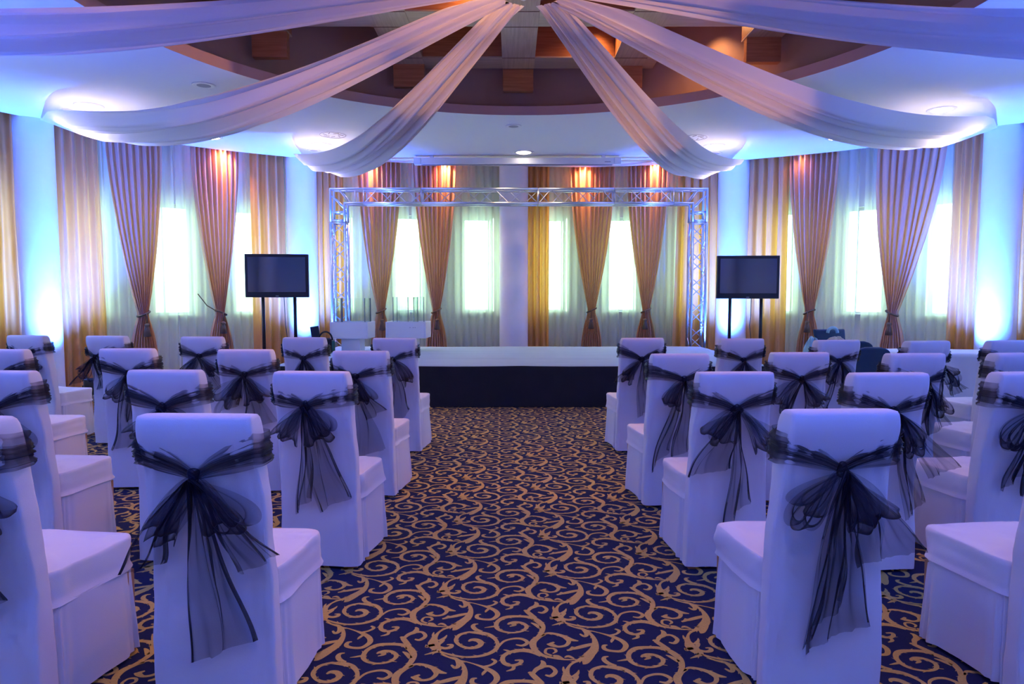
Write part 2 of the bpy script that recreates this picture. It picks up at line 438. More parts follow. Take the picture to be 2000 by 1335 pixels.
for i, w in enumerate(WINDOWS):
    b = MB()
    c0, c1 = polar(w - WH, WOFF), polar(w + WH, WOFF)
    t = (c1 - c0); wd = t.length; t.normalize(); rz = atan2(t.y, t.x)
    nrm = Vector((-t.y, t.x, 0))
    mid = (c0 + c1) / 2 + nrm * .14
    root = empty('window_%d' % (i + 1), (mid.x, mid.y, 0), rz); struct(root)
    f = .055
    for z in (WZ0 + f / 2, WZ1 - f / 2): b.box((0, 0, z), (wd - .01, .07, f))
    for sx in (-1, 1): b.box((sx * (wd - f - .01) / 2, 0, (WZ0 + WZ1) / 2), (f, .07, WZ1 - WZ0 - 2 * f))
    b.box((-wd * .5 + .20, .0, (WZ0 + WZ1) / 2) if i % 3 == 1 and abs(w) > 30 else (sx * (wd / 2 - .09), 0, (WZ0 + WZ1) / 2), (.03, .06, WZ1 - WZ0 - 2 * f))
    b.build('window_frame', M['frame'], root, smooth=False, bevel=.004)
    g = MB(); g.box((0, .0, (WZ0 + WZ1) / 2), (wd - 2 * f - .01, .006, WZ1 - WZ0 - 2 * f)); g.build('pane', M['glass'], root, smooth=False)
    sl = MB(); sl.box((0, -.13, WZ0 + .012), (wd + .04, .22, .024)); sl.build('window_sill', M['frame'], root, smooth=False, bevel=.004)

# ------------------------------------------------------------------ ceiling
def make_ceiling():
    b = MB(); n = 144; r0 = 3.64
    def rr(k, r, z):
        a = -180 + 360 * k / n
        if r == 'e': v = polar(a, 0, z); return b.vert(v.x, v.y, v.z)
        if r == 'w': v = polar(a, WOFF + .2, z); return b.vert(v.x, v.y, v.z)
        return b.vert(CX + r * sin(R(a)), CY + .03 + r * cos(R(a)), z)
    prof = [(r0, CEIL + .115, 1), (r0, CEIL, 0), (r0 + .2, CEIL, 0), ('e', CEIL, 0), ('e', CEIL + .05, 0), ('e', CEIL + .36, 0), ('w', CEIL + .36, 0), ('w', CEIL + .5, 0)]
    rings = [[rr(k, r, z) for k in range(n)] for r, z, _ in prof]
    for i in range(len(prof) - 1):
        b.mi = prof[i][2]
        for k in range(n):
            k2 = (k + 1) % n
            b.face(rings[i][k], rings[i][k2], rings[i + 1][k2], rings[i + 1][k])
    # ledge, recessed drum wall, top of the dome
    prof2 = [(r0, CEIL + .115), (r0 + .27, CEIL + .115), (r0 + .27, 4.80), (.05, 4.80)]
    rings = [[rr(k, r, z) for k in range(n)] for r, z in prof2]
    for i in range(3):
        b.mi = 2 if i < 2 else 3
        for k in range(n):
            k2 = (k + 1) % n
            b.face(rings[i][k], rings[i][k2], rings[i + 1][k2], rings[i + 1][k])
    return struct(b.build('ceiling', [M['ceiling'], M['lip'], M['taupe'], M['coffer']], smooth=False))
make_ceiling()

BZ0, BZ1, BW = 4.34, 4.78, .40
SPX = [-2.68, -1.30, .08, 1.46, 2.84]; SPY = [1.92, 3.30, 4.66, 6.04, 7.42, 8.80]
def chord(d): return sqrt(max(0, 3.9 ** 2 - d * d))
for x in SPX:
    h = min(chord(x - BW / 2 - CX), chord(x + BW / 2 - CX)) - .02
    y0, y1 = CY + .03 - h, CY + .03 + h
    root = empty('ceiling_beam', (x, (y0 + y1) / 2, BZ0)); L = (y1 - y0)
    b = MB(); b.box((0, 0, (BZ1 - BZ0) / 2), (BW, L, BZ1 - BZ0))
    b.build('beam', M['beam_side'], root, smooth=False, bevel=.006)
    b = MB(); b.box((0, 0, -.008), (BW + .004, L, .016)); b.build('beam_soffit', M['beam_y'], root, smooth=False)
    for e in (-1, 1):
        b = MB(); ye = min(L / 2 - .12, 9.06 - (y0 + y1) / 2); b.box((0, e * ye, -.14), (BW - .01, .10, .30)); b.build('beam_end', M['beam_side'], root, smooth=False, bevel=.005)
    s_ = MB()
    for y in SPY:
        for q in (-1, 1):
            yy = y + q * (BW / 2 + .004) - (y0 + y1) / 2
            if abs(yy) < L / 2 - .3: s_.box((0, yy, -.018), (BW, .010, .004))
    s_.build('beam_joint', M['seam'], root, smooth=False)
    nm = {-2.68: 'pale wood ceiling beam running lengthways, far left of the dome', -1.30: 'pale wood lengthways ceiling beam between the two left drapes', .08: 'pale wood ceiling beam running lengthways through the middle of the dome', 1.46: 'pale wood lengthways ceiling beam between the two right drapes', 2.84: 'pale wood ceiling beam running lengthways, far right of the dome'}[x]
    tag(root, nm, 'ceiling beam', 'lengthways beams of the ceiling lattice')
for y in SPY:
    yy = y - CY - .03
    h = min(chord(yy - BW / 2), chord(yy + BW / 2)) - .02
    xs = [CX - h] + [q for x in SPX if abs(x - CX) + BW / 2 < h for q in (x - BW / 2, x + BW / 2)] + [CX + h]
    root = empty('ceiling_crossbeam', (CX, y, BZ0))
    for k in range(0, len(xs) - 1, 2):
        x0, x1 = xs[k], xs[k + 1]
        if x1 - x0 < .08: continue
        b = MB(); b.box(((x0 + x1) / 2 - CX, 0, (BZ1 - BZ0) / 2 + .004), (x1 - x0 - .006, BW, BZ1 - BZ0 - .004)); b.build('crossbeam_segment', M['beam_side'], root, smooth=False)
        b = MB(); b.box(((x0 + x1) / 2 - CX, 0, -.004), (x1 - x0 - .008, BW + .004, .016)); b.build('segment_soffit', M['beam_x'], root, smooth=False)
    i = SPY.index(y)
    nm = ['wood crossbeam of the dome lattice nearest the rear wall', 'wood crossbeam of the dome lattice, second from the rear', 'wood crossbeam of the dome lattice just before the drape gathering', 'wood crossbeam of the dome lattice just beyond the drape gathering', 'pale wood crossbeam of the dome, second from the stage side', 'pale wood crossbeam of the dome nearest the stage'][i]
    tag(root, nm, 'ceiling beam', 'crossbeams of the ceiling lattice')

# ------------------------------------------------------------------ columns
CNAME = {-59.3: 'round white column lit blue at far left between gold curtains', -30.0: 'round white column behind the left television', -.9: 'round white column in the middle behind the stage', 28.9: 'round white column behind the right television', 57.4: 'round white column lit blue at far right beyond the white table'}
for a in COLUMNS:
    p = polar(a, .17)
    b = MB(); b.lathe([(.29, 0), (.29, .075), (.285, .085), (.271, .09), (.27, .10), (.27, .12), (.27, .3), (.27, 1.2), (.27, 2.4), (.27, CEIL + .25), (.27, CEIL + .33), (.27, CEIL + .34)], 40)
    o = b.build('column', M['column']); o.location = p
    tag(o, CNAME.get(a, 'round white wall column outside the view'), 'column', 'round wall columns')
    struct(o); o.name = 'trim_%d' % (COLUMNS.index(a) + 1)

# ------------------------------------------------------------------ curtains
def pleat(u, n, ph, amp):
    return amp * (sin(2 * pi * n * u + ph) + .35 * sin(4 * pi * n * u + 1.3 * ph + 1))

def straight_curtain(a0, a1, n, label, seed, matn='gold', amp=.055, off=.14, flare=0., z0=.03):
    rnd = random.Random(seed); ph = rnd.uniform(0, 6)
    am = (a0 + a1) / 2; base = polar(am, off)
    b = MB()
    def fn(u, v):
        z = z0 + (CEIL + .22 - z0) * v
        w = (u - .5) * (1 + flare * (1 - v))
        a = am + (a1 - a0) * w
        r = pleat(u + .012 * fbm(u * 3, v * 1.5, seed), n, ph, amp * (.75 + .25 * v)) + .03 * fbm(u * 5, v * 3, seed + 4)
        return polar(a, off + r, z) - base
    b.grid(fn, int(n * 14), 44)
    o = b.build('curtain', M[matn]); o.location = base
    # stitched hem band near the floor
    h = MB()
    def hem(u, v):
        q = fn(u, .148 + .006 * v)
        d = Vector((CX - base.x, CY - base.y, 0)).normalized()
        return q + d * (.004 if v in (0, 1) else .006)
    h.grid(hem, int(n * 14), 2); h.build('hem', M[matn], o)
    tag(o, label, 'curtain', 'straight gold curtains beside the columns')
    return o

def sheer_curtain(a0, a1, n, label, seed, sweep=0.):
    rnd = random.Random(seed); ph = rnd.uniform(0, 6)
    am = (a0 + a1) / 2; off = .33; base = polar(am, off)
    b = MB()
    def fn(u, v):
        z = .03 + (CEIL + .24 - .03) * v
        a = a0 + (a1 - a0) * u
        k = max(0, 1 - abs(v - .27) / .35) if v > .27 else max(0, 1 - (.27 - v) / .6)
        a += sweep * k * (1 - u if sweep > 0 else u) * 1.2
        r = pleat(u + .01 * fbm(u * 4, v, seed), n, ph, .026) + .012 * fbm(u * 9, v * 2, seed)
        return polar(a, off + r, z) - base
    b.grid(fn, int(n * 9), 24)
    o = b.build('sheer_curtain', M['sheer']); o.location = base
    tag(o, label, 'curtain', 'cream sheer curtains over the windows')
    return o

def tied_curtain(a, label, seed, wt=.78, lean=0.):
    """gathered drape, pulled in to a cord with a tassel"""
    rnd = random.Random(seed); ph = rnd.uniform(0, 6); off = .13
    base = polar(a, off); n = 9; zt = 1.12
    b = MB()
    tl = Vector((cos(R(a)), -sin(R(a)), 0)); inn = Vector((-sin(R(a)), -cos(R(a)), 0))
    def prof(z):
        if z > zt:
            t = min(1, (z - zt) / (CEIL - zt)); w = .13 + (wt - .13) * (1 - (1 - t) ** 1.75) ; d = .05 + .02 * t
        else:
            t = (zt - z) / zt; w = .13 + .26 * sin(min(1, t * 1.6) * pi / 2); d = .05 + .02 * t
        return w, d
    def fn(u, v):
        z = .03 + (CEIL + .22 - .03) * v
        w, d = prof(z)
        t = max(0, (z - zt) / (CEIL - zt)) if z > zt else 0
        s = (u - .5) * w + lean * t * .35
        uu = u + .03 * (u - .5) * sin(v * 5 + seed) + .035 * fbm(u * 4, seed * 2.3, v * .4)
        r = (sin(2 * pi * n * uu + ph) + .3 * sin(4 * pi * n * uu + ph)) * d * .62 + .02 * fbm(u * 5, v * 4, seed)
        r += .05 * cos((u - .5) * pi) * (1 - t)
        q = tl * s + inn * r
        return (q.x, q.y, z)
    b.grid(fn, n * 12, 60)
    o = b.build('tied_curtain', M['satin']); o.location = base
    h = MB()
    h.grid(lambda u, v: Vector(fn(u, .148 + .006 * v)) + inn * (.004 if v in (0, 1) else .007), n * 12, 2); h.build('hem', M['satin'], o)
    c = MB(); pts = []
    for k in range(25):
        q = 2 * pi * k / 24
        p = tl * (.085 * cos(q)) + inn * (.035 + .085 * sin(q))
        pts.append((p.x, p.y, zt + .04 * cos(q) * (1 if seed % 2 else -1) + .012))
    c.tube(pts, .016, 8); c.build('tie_cord', M['cord'], o)
    t = MB(); f = inn * .15
    t.tube([(f.x, f.y, zt + .03), (f.x + .004, f.y, zt - .06), (f.x, f.y, zt - .13)], .007, 6)
    t.lathe([(.006, 0), (.030, -.012), (.038, -.035), (.024, -.058), (.034, -.075), (.055, -.20), (.040, -.205), (.006, -.205)][::-1], 14, (f.x, f.y, zt - .13))
    t.build('tassel', M['cord'], o)
    hook = MB()
    side = tl * (.34 * (1 if seed % 2 else -1))
    hook.tube([(tl.x * .08 * (1 if seed % 2 else -1), tl.y * .08, zt + .02), (side.x * .6, side.y * .6, zt + .13), (side.x, side.y, zt + .32)], .008, 6)
    if seed == 2: hook.build('tie_end', M['cord'], o)
    tag(o, label, 'curtain', 'copper curtains tied back with tassels')
    return o

straight_curtain(-66, -60.9, 4, 'straight gold curtain at the left edge of the photo', 1)
straight_curtain(-57.6, -52.9, 4.5, 'straight gold curtain right of the far left blue column', 2, flare=.10)
straight_curtain(-36.2, -32.3, 3.5, 'straight gold curtain behind the left television', 3, flare=.05)
straight_curtain(-28.0, -24.6, 4, 'straight copper curtain between left column and truss tower', 4, amp=.05)
straight_curtain(.5, 4.2, 4, 'straight gold curtain right of the middle column', 5, amp=.06, flare=-.02)
straight_curtain(22.0, 26.7, 4.5, 'straight gold curtain behind the right truss tower', 6, flare=.25)
straight_curtain(30.8, 35.5, 4, 'straight gold curtain behind the right television', 7, flare=.04)
straight_curtain(52.7, 55.9, 4, 'straight gold curtain left of the far right blue column', 8, flare=.05)
straight_curtain(58.9, 66, 5, 'straight gold curtain at the right edge of the photo', 9)
tied_curtain(-49.0, 'copper curtain tied with tassel, leftmost tied one, left of a bright window', 1, .80, -.15)
tied_curtain(-40.3, 'copper curtain tied by a long cord, lit warm on top, left of left television', 2, .74)
tied_curtain(-20.0, 'copper curtain tied with tassel, behind the left clear display case', 3, .78)
tied_curtain(-12.2, 'copper curtain tied with tassel, right of the right display case', 5, .78)
tied_curtain(10.3, 'copper curtain tied with tassel, second right of the middle column', 7, .82)
tied_curtain(17.9, 'copper curtain tied with tassel, just left of the right truss tower', 9, .76)
tied_curtain(38.4, 'copper curtain tied with tassel, right of right television', 11, .78)
tied_curtain(47.4, 'copper curtain tied with large tassel, rightmost tied one behind navy chairs', 6, .98, .5)
SH = [(-75, -61.2, 'left edge behind the gold curtain'), (-57.2, -44.6, 'between the far left column and the first bright window'), (-44.4, -32.2, 'left of the left television'), (-27.9, -15.8, 'behind the left truss tower'), (-15.4, -2.6, 'left of the middle column'), (.8, 14.0, 'right of the middle column'), (14.4, 26.6, 'beside the right truss tower'), (31, 43.0, 'right of the right television'), (43.6, 55.4, 'behind the navy chairs'), (59.6, 75, 'at the right edge behind the gold curtain')]
for i, (a0, a1, t) in enumerate(SH):
    sheer_curtain(a0, a1, 12, 'cream sheer curtain ' + t, 30 + i)

# ------------------------------------------------------------------ fabric swags from the dome centre to the columns
HUB = Vector((CX, CY, 3.80))
def swag(a, label, seed, dip=.56):
    rnd = random.Random(seed); end = polar(a, -.13, CEIL - .03)
    d = Vector((end.x - HUB.x, end.y - HUB.y, 0)); L = d.length; d.normalize()
    n = Vector((d.y, -d.x, 0))
    if n.x * (1 if a < 0 else -1) < 0: n = -n       # n points towards the stage middle
    ph = [rnd.uniform(0, 6) for _ in range(5)]
    b = MB()
    def width(t):
        w = .17 + .42 * min(1, t / .45) ** .9
        if t > .45: w += .55 * ((t - .45) / .42) ** 1.6 if t < .87 else .55
        if t > .80:
            k = (t - .80) / .20; w *= max(.03, 1 - k)
        return w
    def fn(u, v):
        t0 = .004 + .996 * u; t = t0; w = width(t); s = (v - .5)
        sag = dip * sin(pi * t ** 1.15)
        z = HUB.z + (end.z - HUB.z) * t - sag
        fold = 0
        gather = .85 if t < .5 else max(.25, .85 - 1.3 * (t - .5))
        for k, (fr, am) in enumerate(((2.5, .8), (5, .65), (9, .35), (15, .14))):
            fold += am * sin(2 * pi * fr * (v + .03 * sin(3 * t + ph[k])) + ph[k] + t * 1.2)
        fold *= (.034 + .05 * min(1, t * 2)) * gather * (1 - max(0, (t - .8) / .2))
        # outer edge stays high and flat, the stage side hangs lower towards the column
        tilt = -.16 * max(0, (t - .45)) * (s * 2) * (1 - max(0, (t - .88) / .12))
        trough = -.10 * w * (1 - (2 * s) ** 2)
        scal = .018 * sin(v * 22 + seed) * max(0, (t - .75)) * 4 * (1 if v > .8 else 0)
        pinch = .035 * max(0, 1 - t / .05)
        q = HUB.xy + d.xy * (.22 + (L - .22) * t); zz = z + fold + tilt + trough + scal
        zz = min(zz, CEIL - .006)
        return (q.x + n.x * w * s, q.y + n.y * w * s, zz)
    b.grid(fn, 110, 54)
    o = b.build('ceiling_drape', M['voile'])
    tag(o, label, 'ceiling drape', 'white fabric swags under the ceiling')
    o.location = HUB
    o.data.transform(__import__('mathutils').Matrix.Translation(-HUB))
    return o
swag(-59.3, 'white ceiling drape running from dome centre to the far left column', 1, .45)
swag(-30.0, 'white ceiling drape running from dome centre to the column behind left television', 2, .53)
swag(28.9, 'white ceiling drape running from dome centre to the column behind right television', 3, .53)
swag(57.4, 'white ceiling drape running from dome centre to the far right column', 4, .45)
swag(-101.5, 'white ceiling drape crossing the upper left corner of the photo', 5)
swag(100, 'white ceiling drape crossing the upper right corner of the photo', 6)
b = MB()
def rosette(u, v):
    r = .03 + .20 * (1 - abs(2 * v - 1) ** 2) ** .5 * (1 + .10 * sin(u * 2 * pi * 14) + .06 * sin(u * 2 * pi * 23 + 1))
    return (r * cos(2 * pi * u), r * sin(2 * pi * u), .16 * (v - .5) + .012 * sin(u * 2 * pi * 9 + 4 * v))
b.grid(rosette, 120, 14, cu=True)
o = b.build('drape_knot', M['voile']); o.location = (CX + .0, CY - .02, 3.83)
tag(o, 'ruffled white fabric gathering where all ceiling drapes meet at top centre', 'drape knot')
w_ = MB(); w_.tube([(CX, CY, 3.80), (CX, CY, 4.75)], .008, 8); wo = w_.build('hanging_rod', M['alu'])
tag(wo, 'thin metal rod holding the gathered drapes below the dome', 'rod')
wo.parent = o; wo.matrix_parent_inverse.identity(); wo.location = (-o.location.x, -o.location.y, -o.location.z)
for k_ in ('label', 'category'): del wo[k_]

# ------------------------------------------------------------------ ceiling fittings
def downlight(x, y, label):
    root = empty('downlight', (x, y, CEIL))
    b = MB(); b.lathe([(.125, -.010), (.155, -.014), (.170, -.002), (.170, 0), (.125, 0)], 28); b.build('trim_ring', M['plastic'], root)
    g = MB(); g.lathe([(.0, -.030), (.07, -.026), (.122, -.010), (.122, -.002)], 24); g.build('lens', M['lamp'], root)
    tag(root, label, 'ceiling light', 'recessed ceiling downlights')
DL = {-43.4: 'round lit downlight left, between two left drapes', 0.4: 'round lit downlight in the middle above the screen housing', 43.6: 'round lit downlight right, between two right drapes'}
for a, r in DOWN:
    if a in DL: downlight(CX + r * sin(R(a)), CY + r * cos(R(a)), DL[a])
for a in SWAG_A:
    if abs(a) > 80: continue
    r = 6.28
    downlight(CX + r * sin(R(a)), CY + r * cos(R(a)), {-59.3: 'downlight glowing above the far left ceiling drape', -30.0: 'downlight glowing above the inner left ceiling drape', 28.9: 'downlight glowing above the inner right ceiling drape', 57.4: 'downlight glowing above the far right ceiling drape'}[a])
def at_ceiling(x, y):
    u, v = (x - 1000) / 1333.33, (667.5 - y) / 1333.33
    d = (u, cos(TH) + v * sin(TH), -sin(TH) + v * cos(TH)); k = (CEIL - CAM_H) / d[2]
    return d[0] * k, d[1] * k
def speaker(x, y, r, label):
    root = empty('ceiling_speaker', (x, y, CEIL))
    b = MB(); b.lathe([(r * .88, -.008), (r, -.012), (r * 1.04, 0), (r * .88, 0)], 28); b.build('rim', M['plastic'], root)
    g = MB(); g.lathe([(0, -.010), (r * .5, -.009), (r * .87, -.006), (r * .87, -.001)], 28); g.build('grille', M['grille'], root)
    tag(root, label, 'ceiling speaker', 'round ceiling speakers')
speaker(*at_ceiling(398, 166), .12, 'round grey ceiling speaker on the left of the white ceiling')
speaker(*at_ceiling(1003, 246), .11, 'round grey ceiling speaker in the middle above the stage')
speaker(*at_ceiling(1594, 186), .12, 'round grey ceiling speaker half behind the right drape')
speaker(*at_ceiling(613, 293), .10, 'small grey ceiling disc beside the column end of the inner left drape')
speaker(*at_ceiling(1398, 299), .10, 'small grey ceiling disc beside the column end of the inner right drape')
def diffuser(x, y, label):
    root = empty('air_diffuser', (x, y, CEIL))
    b = MB(); b.grid(lambda u, v: ((.186 + .018 * v) * cos(2 * pi * u), (.186 + .018 * v) * sin(2 * pi * u), -.007 * (1 - v) - .0005), 32, 2, cu=True); b.build('rim', M['plastic'], root)
    p = MB(); p.lathe([(.184, -.004), (.184, -.001)], 32); p.build('plate', M['plastic'], root, smooth=False)
    s_ = MB()
    for k in range(7):
        q = 2 * pi * k / 7
        s_.box((.115 * cos(q), .115 * sin(q), -.006), (.085, .006, .004), q + .7)
    s_.tube([(.186 * cos(2 * pi * k / 40), .186 * sin(2 * pi * k / 40), -.007) for k in range(41)], .002, 6)
    s_.build('vane', M['seam'], root, smooth=False)
    tag(root, label, 'air diffuser', 'swirl air diffusers in the ceiling')
diffuser(*at_ceiling(650, 263), 'round swirl air diffuser beside the inner left drape')
diffuser(*at_ceiling(1356, 268), 'round swirl air diffuser beside the inner right drape')
def detector(x, y, label):
    root = empty('smoke_detector', (x, y, CEIL))
    b = MB(); b.lathe([(0, -.055), (.03, -.055), (.042, -.04), (.045, -.022), (.02, -.02), (.02, -.019)], 20); b.build('sensor', M['plastic'], root)
    c = MB(); c.lathe([(.0, -.022), (.055, -.022), (.06, -.01), (.06, 0)], 20); c.build('base', M['plastic'], root)
    tag(root, label, 'smoke detector', 'smoke detectors')
detector(*at_ceiling(131, 214), 'small white smoke detector near the far left column')
detector(*at_ceiling(1875, 232), 'small white smoke detector near the far right column')

# projection screen housing
sx0, sy0 = at_ceiling(812, 313); sx1, _ = at_ceiling(1209, 313)
hy = 11.75; hx0, hx1 = -188 / 1333 * hy, 209 / 1333 * hy
root = empty('screen_housing', ((hx0 + hx1) / 2, hy, CEIL - .15)); hw = hx1 - hx0
b = MB(); b.box((0, 0, .055), (hw - .24, .12, .105)); b.build('casing', M['white'], root, smooth=False, bevel=.008)
for sgn in (-1, 1):
    b = MB(); b.box((sgn * (hw / 2 - .06), 0, .055), (.115, .13, .112)); b.build('end_cap', M['plastic'], root, smooth=False, bevel=.006)
    b = MB(); b.box((sgn * (hw / 2 - .3), 0, .128), (.06, .10, .044)); b.build('bracket', M['plastic'], root, smooth=False)
b = MB(); b.box((.0, -.005, -.005), (hw - .3, .03, .016)); b.build('screen_bar', M['grille'], root, smooth=False)
b = MB(); b.box((hw / 2 - .23, -.0612, .04), (.10, .002, .014)); b.build('maker_plate', M['grille'], root, smooth=False)
tag(root, 'long white projection screen housing under the ceiling above the stage', 'projector screen')

# ------------------------------------------------------------------ stage
SX0, SX1, SY0, SY1, SZ = -3.0, 3.24, 8.61, 11.74, .537
root = empty('stage', ((SX0 + SX1) / 2, (SY0 + SY1) / 2, 0))
ox, oy = root.location.x, root.location.y
b = MB(); b.box((0, 0, SZ - .13), (SX1 - SX0 - .06, SY1 - SY0 - .06, .2)); b.build('platform', M['blacksoft'], root, smooth=False)
b = MB()
def top(u, v):
    x = (SX0 + (SX1 - SX0) * u) - ox; y = SY0 + (SY1 - SY0) * v - oy
    z = SZ - .004 + .006 * fbm(x * .6, y * 5, 2) + .022 * math.exp(-((y + .62 + .03 * sin(x * 1.5)) / .035) ** 2) * (.6 + .6 * fbm(x * .8, 0, 5)) + .008 * math.exp(-((y + 1.1 + .04 * sin(x * 1.1)) / .03) ** 2)
    if v == 0: z -= .012; 
    return (x, y, z)
b.grid(top, 120, 60); b.build('stage_cloth', M['stage'], root)
b = MB()
def fr(u, v):
    x = (SX0 + (SX1 - SX0) * u) - ox
    y = SY0 - oy - .012 - .012 * fbm(x * 2.2, v * 1.2, 3) - .03 * v * v * (.3 + .3 * fbm(x * 1.1, 0, 8))
    return (x, y, (SZ - .006 - .008 * abs(sin(x * 1.9)) ) * (1 - v) + .006 * v)
b.grid(fr, 180, 16)
for sx, xx in ((-1, SX0), (1, SX1)):
    b.grid(lambda u, v: (xx - ox + sx * (.012 + .012 * fbm(u * 6, v, sx)), SY0 + (SY1 - SY0) * u - oy, (SZ - .008) * (1 - v) + .006 * v), 60, 10)
b.build('skirt', M['blacksoft'], root)
tag(root, 'low stage with pale cloth top and black skirt in front of windows', 'stage')

# truss
def truss_member(b, p0, p1, up, w=.29, step=.5, rc=.025, rb=.008, inset=.0):
    p0, p1 = Vector(p0), Vector(p1); d = (p1 - p0); L = d.length; d.normalize()
    up = Vector(up); s_ = d.cross(up).normalized(); h = w / 2 - rc
    cs = [(s_ * i + up * j) * h for i, j in ((-1, -1), (1, -1), (1, 1), (-1, 1))]
    for c in cs: b.tube([p0 + c, p1 + c], rc, 10)
    n = max(1, round(L / step))
    for k in range(4):
        c0, c1 = cs[k], cs[(k + 1) % 4]
        for i in range(n):
            a = p0 + d * (L * i / n); m = p0 + d * (L * (i + .5) / n); e = p0 + d * (L * (i + 1) / n)
            b.tube([a + c0, m + c1], rb, 6, False); b.tube([m + c1, e + c0], rb, 6, False)
    for t in (.0, 1.):
        q = p0 + d * (L * t)
        for k in range(4): b.tube([q + cs[k], q + cs[(k + 1) % 4]], rb * 1.2, 6)
TX0, TX1, TY, TZ = -3.13 + .145, 3.36 - .145, 11.93, 3.25 - .145
root = empty('truss_arch', ((TX0 + TX1) / 2, TY, 0)); ox = root.location.x
def R_(p): return (p[0] - ox, p[1] - TY, p[2])
segs = [TX0 + .145 + .30, -1.55, .45, 1.75, TX1 - .145 - .30]
for i, (x0, x1) in enumerate(zip(segs, segs[1:])):
    b = MB(); truss_member(b, R_((x0 + .006, TY, TZ)), R_((x1 - .006, TY, TZ)), (0, 0, 1), step=.46); b.build('top_truss', M['alu'], root)
for x, sg in ((TX0, 1), (TX1, -1)):
    b = MB()
    truss_member(b, R_((x, TY, .02)), R_((x, TY, TZ - .45)), (0, 1, 0), step=.46); b.build('tower', M['alu'], root)
    b = MB()
    h = .12
    for yy in (-h, h):
        b.tube([R_((x - sg * h, TY + yy, TZ - .43)), R_((x - sg * h, TY + yy, TZ + h)), R_((x + sg * .44, TY + yy, TZ + h))], .025, 10)
        b.tube([R_((x + sg * h, TY + yy, TZ - .43)), R_((x + sg * h, TY + yy, TZ - h)), R_((x + sg * .44, TY + yy, TZ - h))], .025, 10)
        b.tube([R_((x - sg * h, TY + yy, TZ + .02)), R_((x + sg * h, TY + yy, TZ - .22))], .010, 6)
        b.tube([R_((x + sg * .02, TY + yy, TZ + h)), R_((x + sg * .2, TY + yy, TZ - h))], .010, 6)
        b.tube([R_((x - sg * h, TY + yy, TZ - .27)), R_((x + sg * h, TY + yy, TZ - .27))], .018, 8)
        b.tube([R_((x - sg * h, TY + yy, TZ - .41)), R_((x + sg * h, TY + yy, TZ - .41))], .018, 8)
        b.tube([R_((x + sg * .3, TY + yy, TZ - h)), R_((x + sg * .3, TY + yy, TZ + h))], .010, 8)
    for q in ((-h, .12), (h, .12), (-h, -.43), (h, -.43), (h, -.12)):
        b.tube([R_((x + sg * q[0], TY - h, TZ + q[1])), R_((x + sg * q[0], TY + h, TZ + q[1]))], .012, 8)
    b.build('corner_block', M['alu'], root)
    b = MB(); b.box(R_((x, TY, .010)), (.42, .36, .012)); b.build('base_plate', M['alu'], root, smooth=False)
tag(root, 'aluminium box truss goal arch standing behind the stage', 'truss')

# display cases on the stage
def display_case(x, y, rz, w, label, panes):
    root = empty('display_case', (x, y, SZ + .004), rz)
    b = MB(); b.box((0, 0, .10), (.30, .28, .20)); b.build('pedestal', M['white'], root, smooth=False, bevel=.004)
    b = MB(); zt = .565
    # open topped box: bottom, four sides
    b.box((0, 0, .21), (w, .46, .02))
    for sg in (-1, 1):
        b.box((sg * (w / 2 - .012), 0, .21 + .125), (.024, .46, .25)); b.box((0, sg * (.23 - .012), .21 + .125), (w - .05, .024, .25))
    b.build('box', M['white'], root, smooth=False, bevel=.003)
    for k, (px, py, pw, pr, zz) in enumerate(panes):
        c = MB(); c.box((px, py, .23 + zz / 2), (pw, .008, zz), pr); g = c.build('clear_panel', M['acrylic'], root, smooth=False)
        for sg in (-1, 1):
            e = MB(); e.box((px + sg * pw / 2 * cos(pr), py + sg * pw / 2 * sin(pr), .23 + zz / 2), (.010, .010, zz), pr)
            e.build('panel_edge', M['acryl_edge'], g, smooth=False)
    if w > .6 and x > -2:
        c = MB()
        for q in (-.05, 0, .03): c.lathe([(.008, -.003), (.010, 0), (.003, .003)], 10, (0, 0, 0)) if False else c.box((.12 + q, -.2315, .37), (.014, .004, .012))
        c.build('lock', M['grille'], root, smooth=False)
    tag(root, label, 'display case', 'white display cases with clear covers on the stage')
display_case(-2.53, 10.85, R(-3), .60, 'white pedestal display case with clear cover, left one on stage', [(-.20, .10, .01, 0, .60), (0.02, .15, .46, 0, .60), (.24, 0, .34, R(90), .60), (-.24, 0, .34, R(90), .60)])
display_case(-1.66, 10.95, R(-3), .64, 'white pedestal display case with clear cover, right one on stage', [(-.10, -.12, .24, 0, .62), (.12, .0, .34, R(90), .62), (0, .16, .44, 0, .62)])

# ------------------------------------------------------------------ televisions
def television(x, y, rz, z0, label, lean=0):
    root = empty('television', (x, y, 0), rz); W, H = .95, .665; zc = z0 + H / 2
    b = MB(); b.box((0, .035, zc), (W, .07, H)); b.box((0, .09, zc), (W * .6, .06, H * .6)); b.build('body', M['black'], root, smooth=False, bevel=.01)
    s_ = MB(); s_.box((0, -.004, zc + .018), (W - .09, .006, H - .13)); s_.build('screen', M['screen'], root, smooth=False)
    l = MB(); l.box((0, -.003, z0 + .022), (.045, .004, .012)); l.build('maker_mark', M['grille'], root, smooth=False)
    for sg in (-1, 1):
        p = MB(); p.tube([(sg * .24, .12, .03), (sg * .24, .12, z0 + H * .7)], .026, 12); p.build('stand_pole', M['black'], root)
    k = MB(); k.box((0, .12, .018), (.62, .45, .03)); k.build('stand_base', M['black'], root, smooth=False, bevel=.006)
    k = MB(); k.box((0, .13, zc - .1), (.56, .03, .10)); k.build('bracket', M['black'], root, smooth=False)
    c = MB(); c.tube([(.08, .1, z0 + .05), (.085, .12, z0 - .25), (.08, .16, z0 - .42), (.12, .16, z0 - .75), (.11, .16, .35), (.16, .2, .03)], .006, 6); c.build('cable', M['black'], root)
    tag(root, label, 'television', 'flat televisions on floor stands')
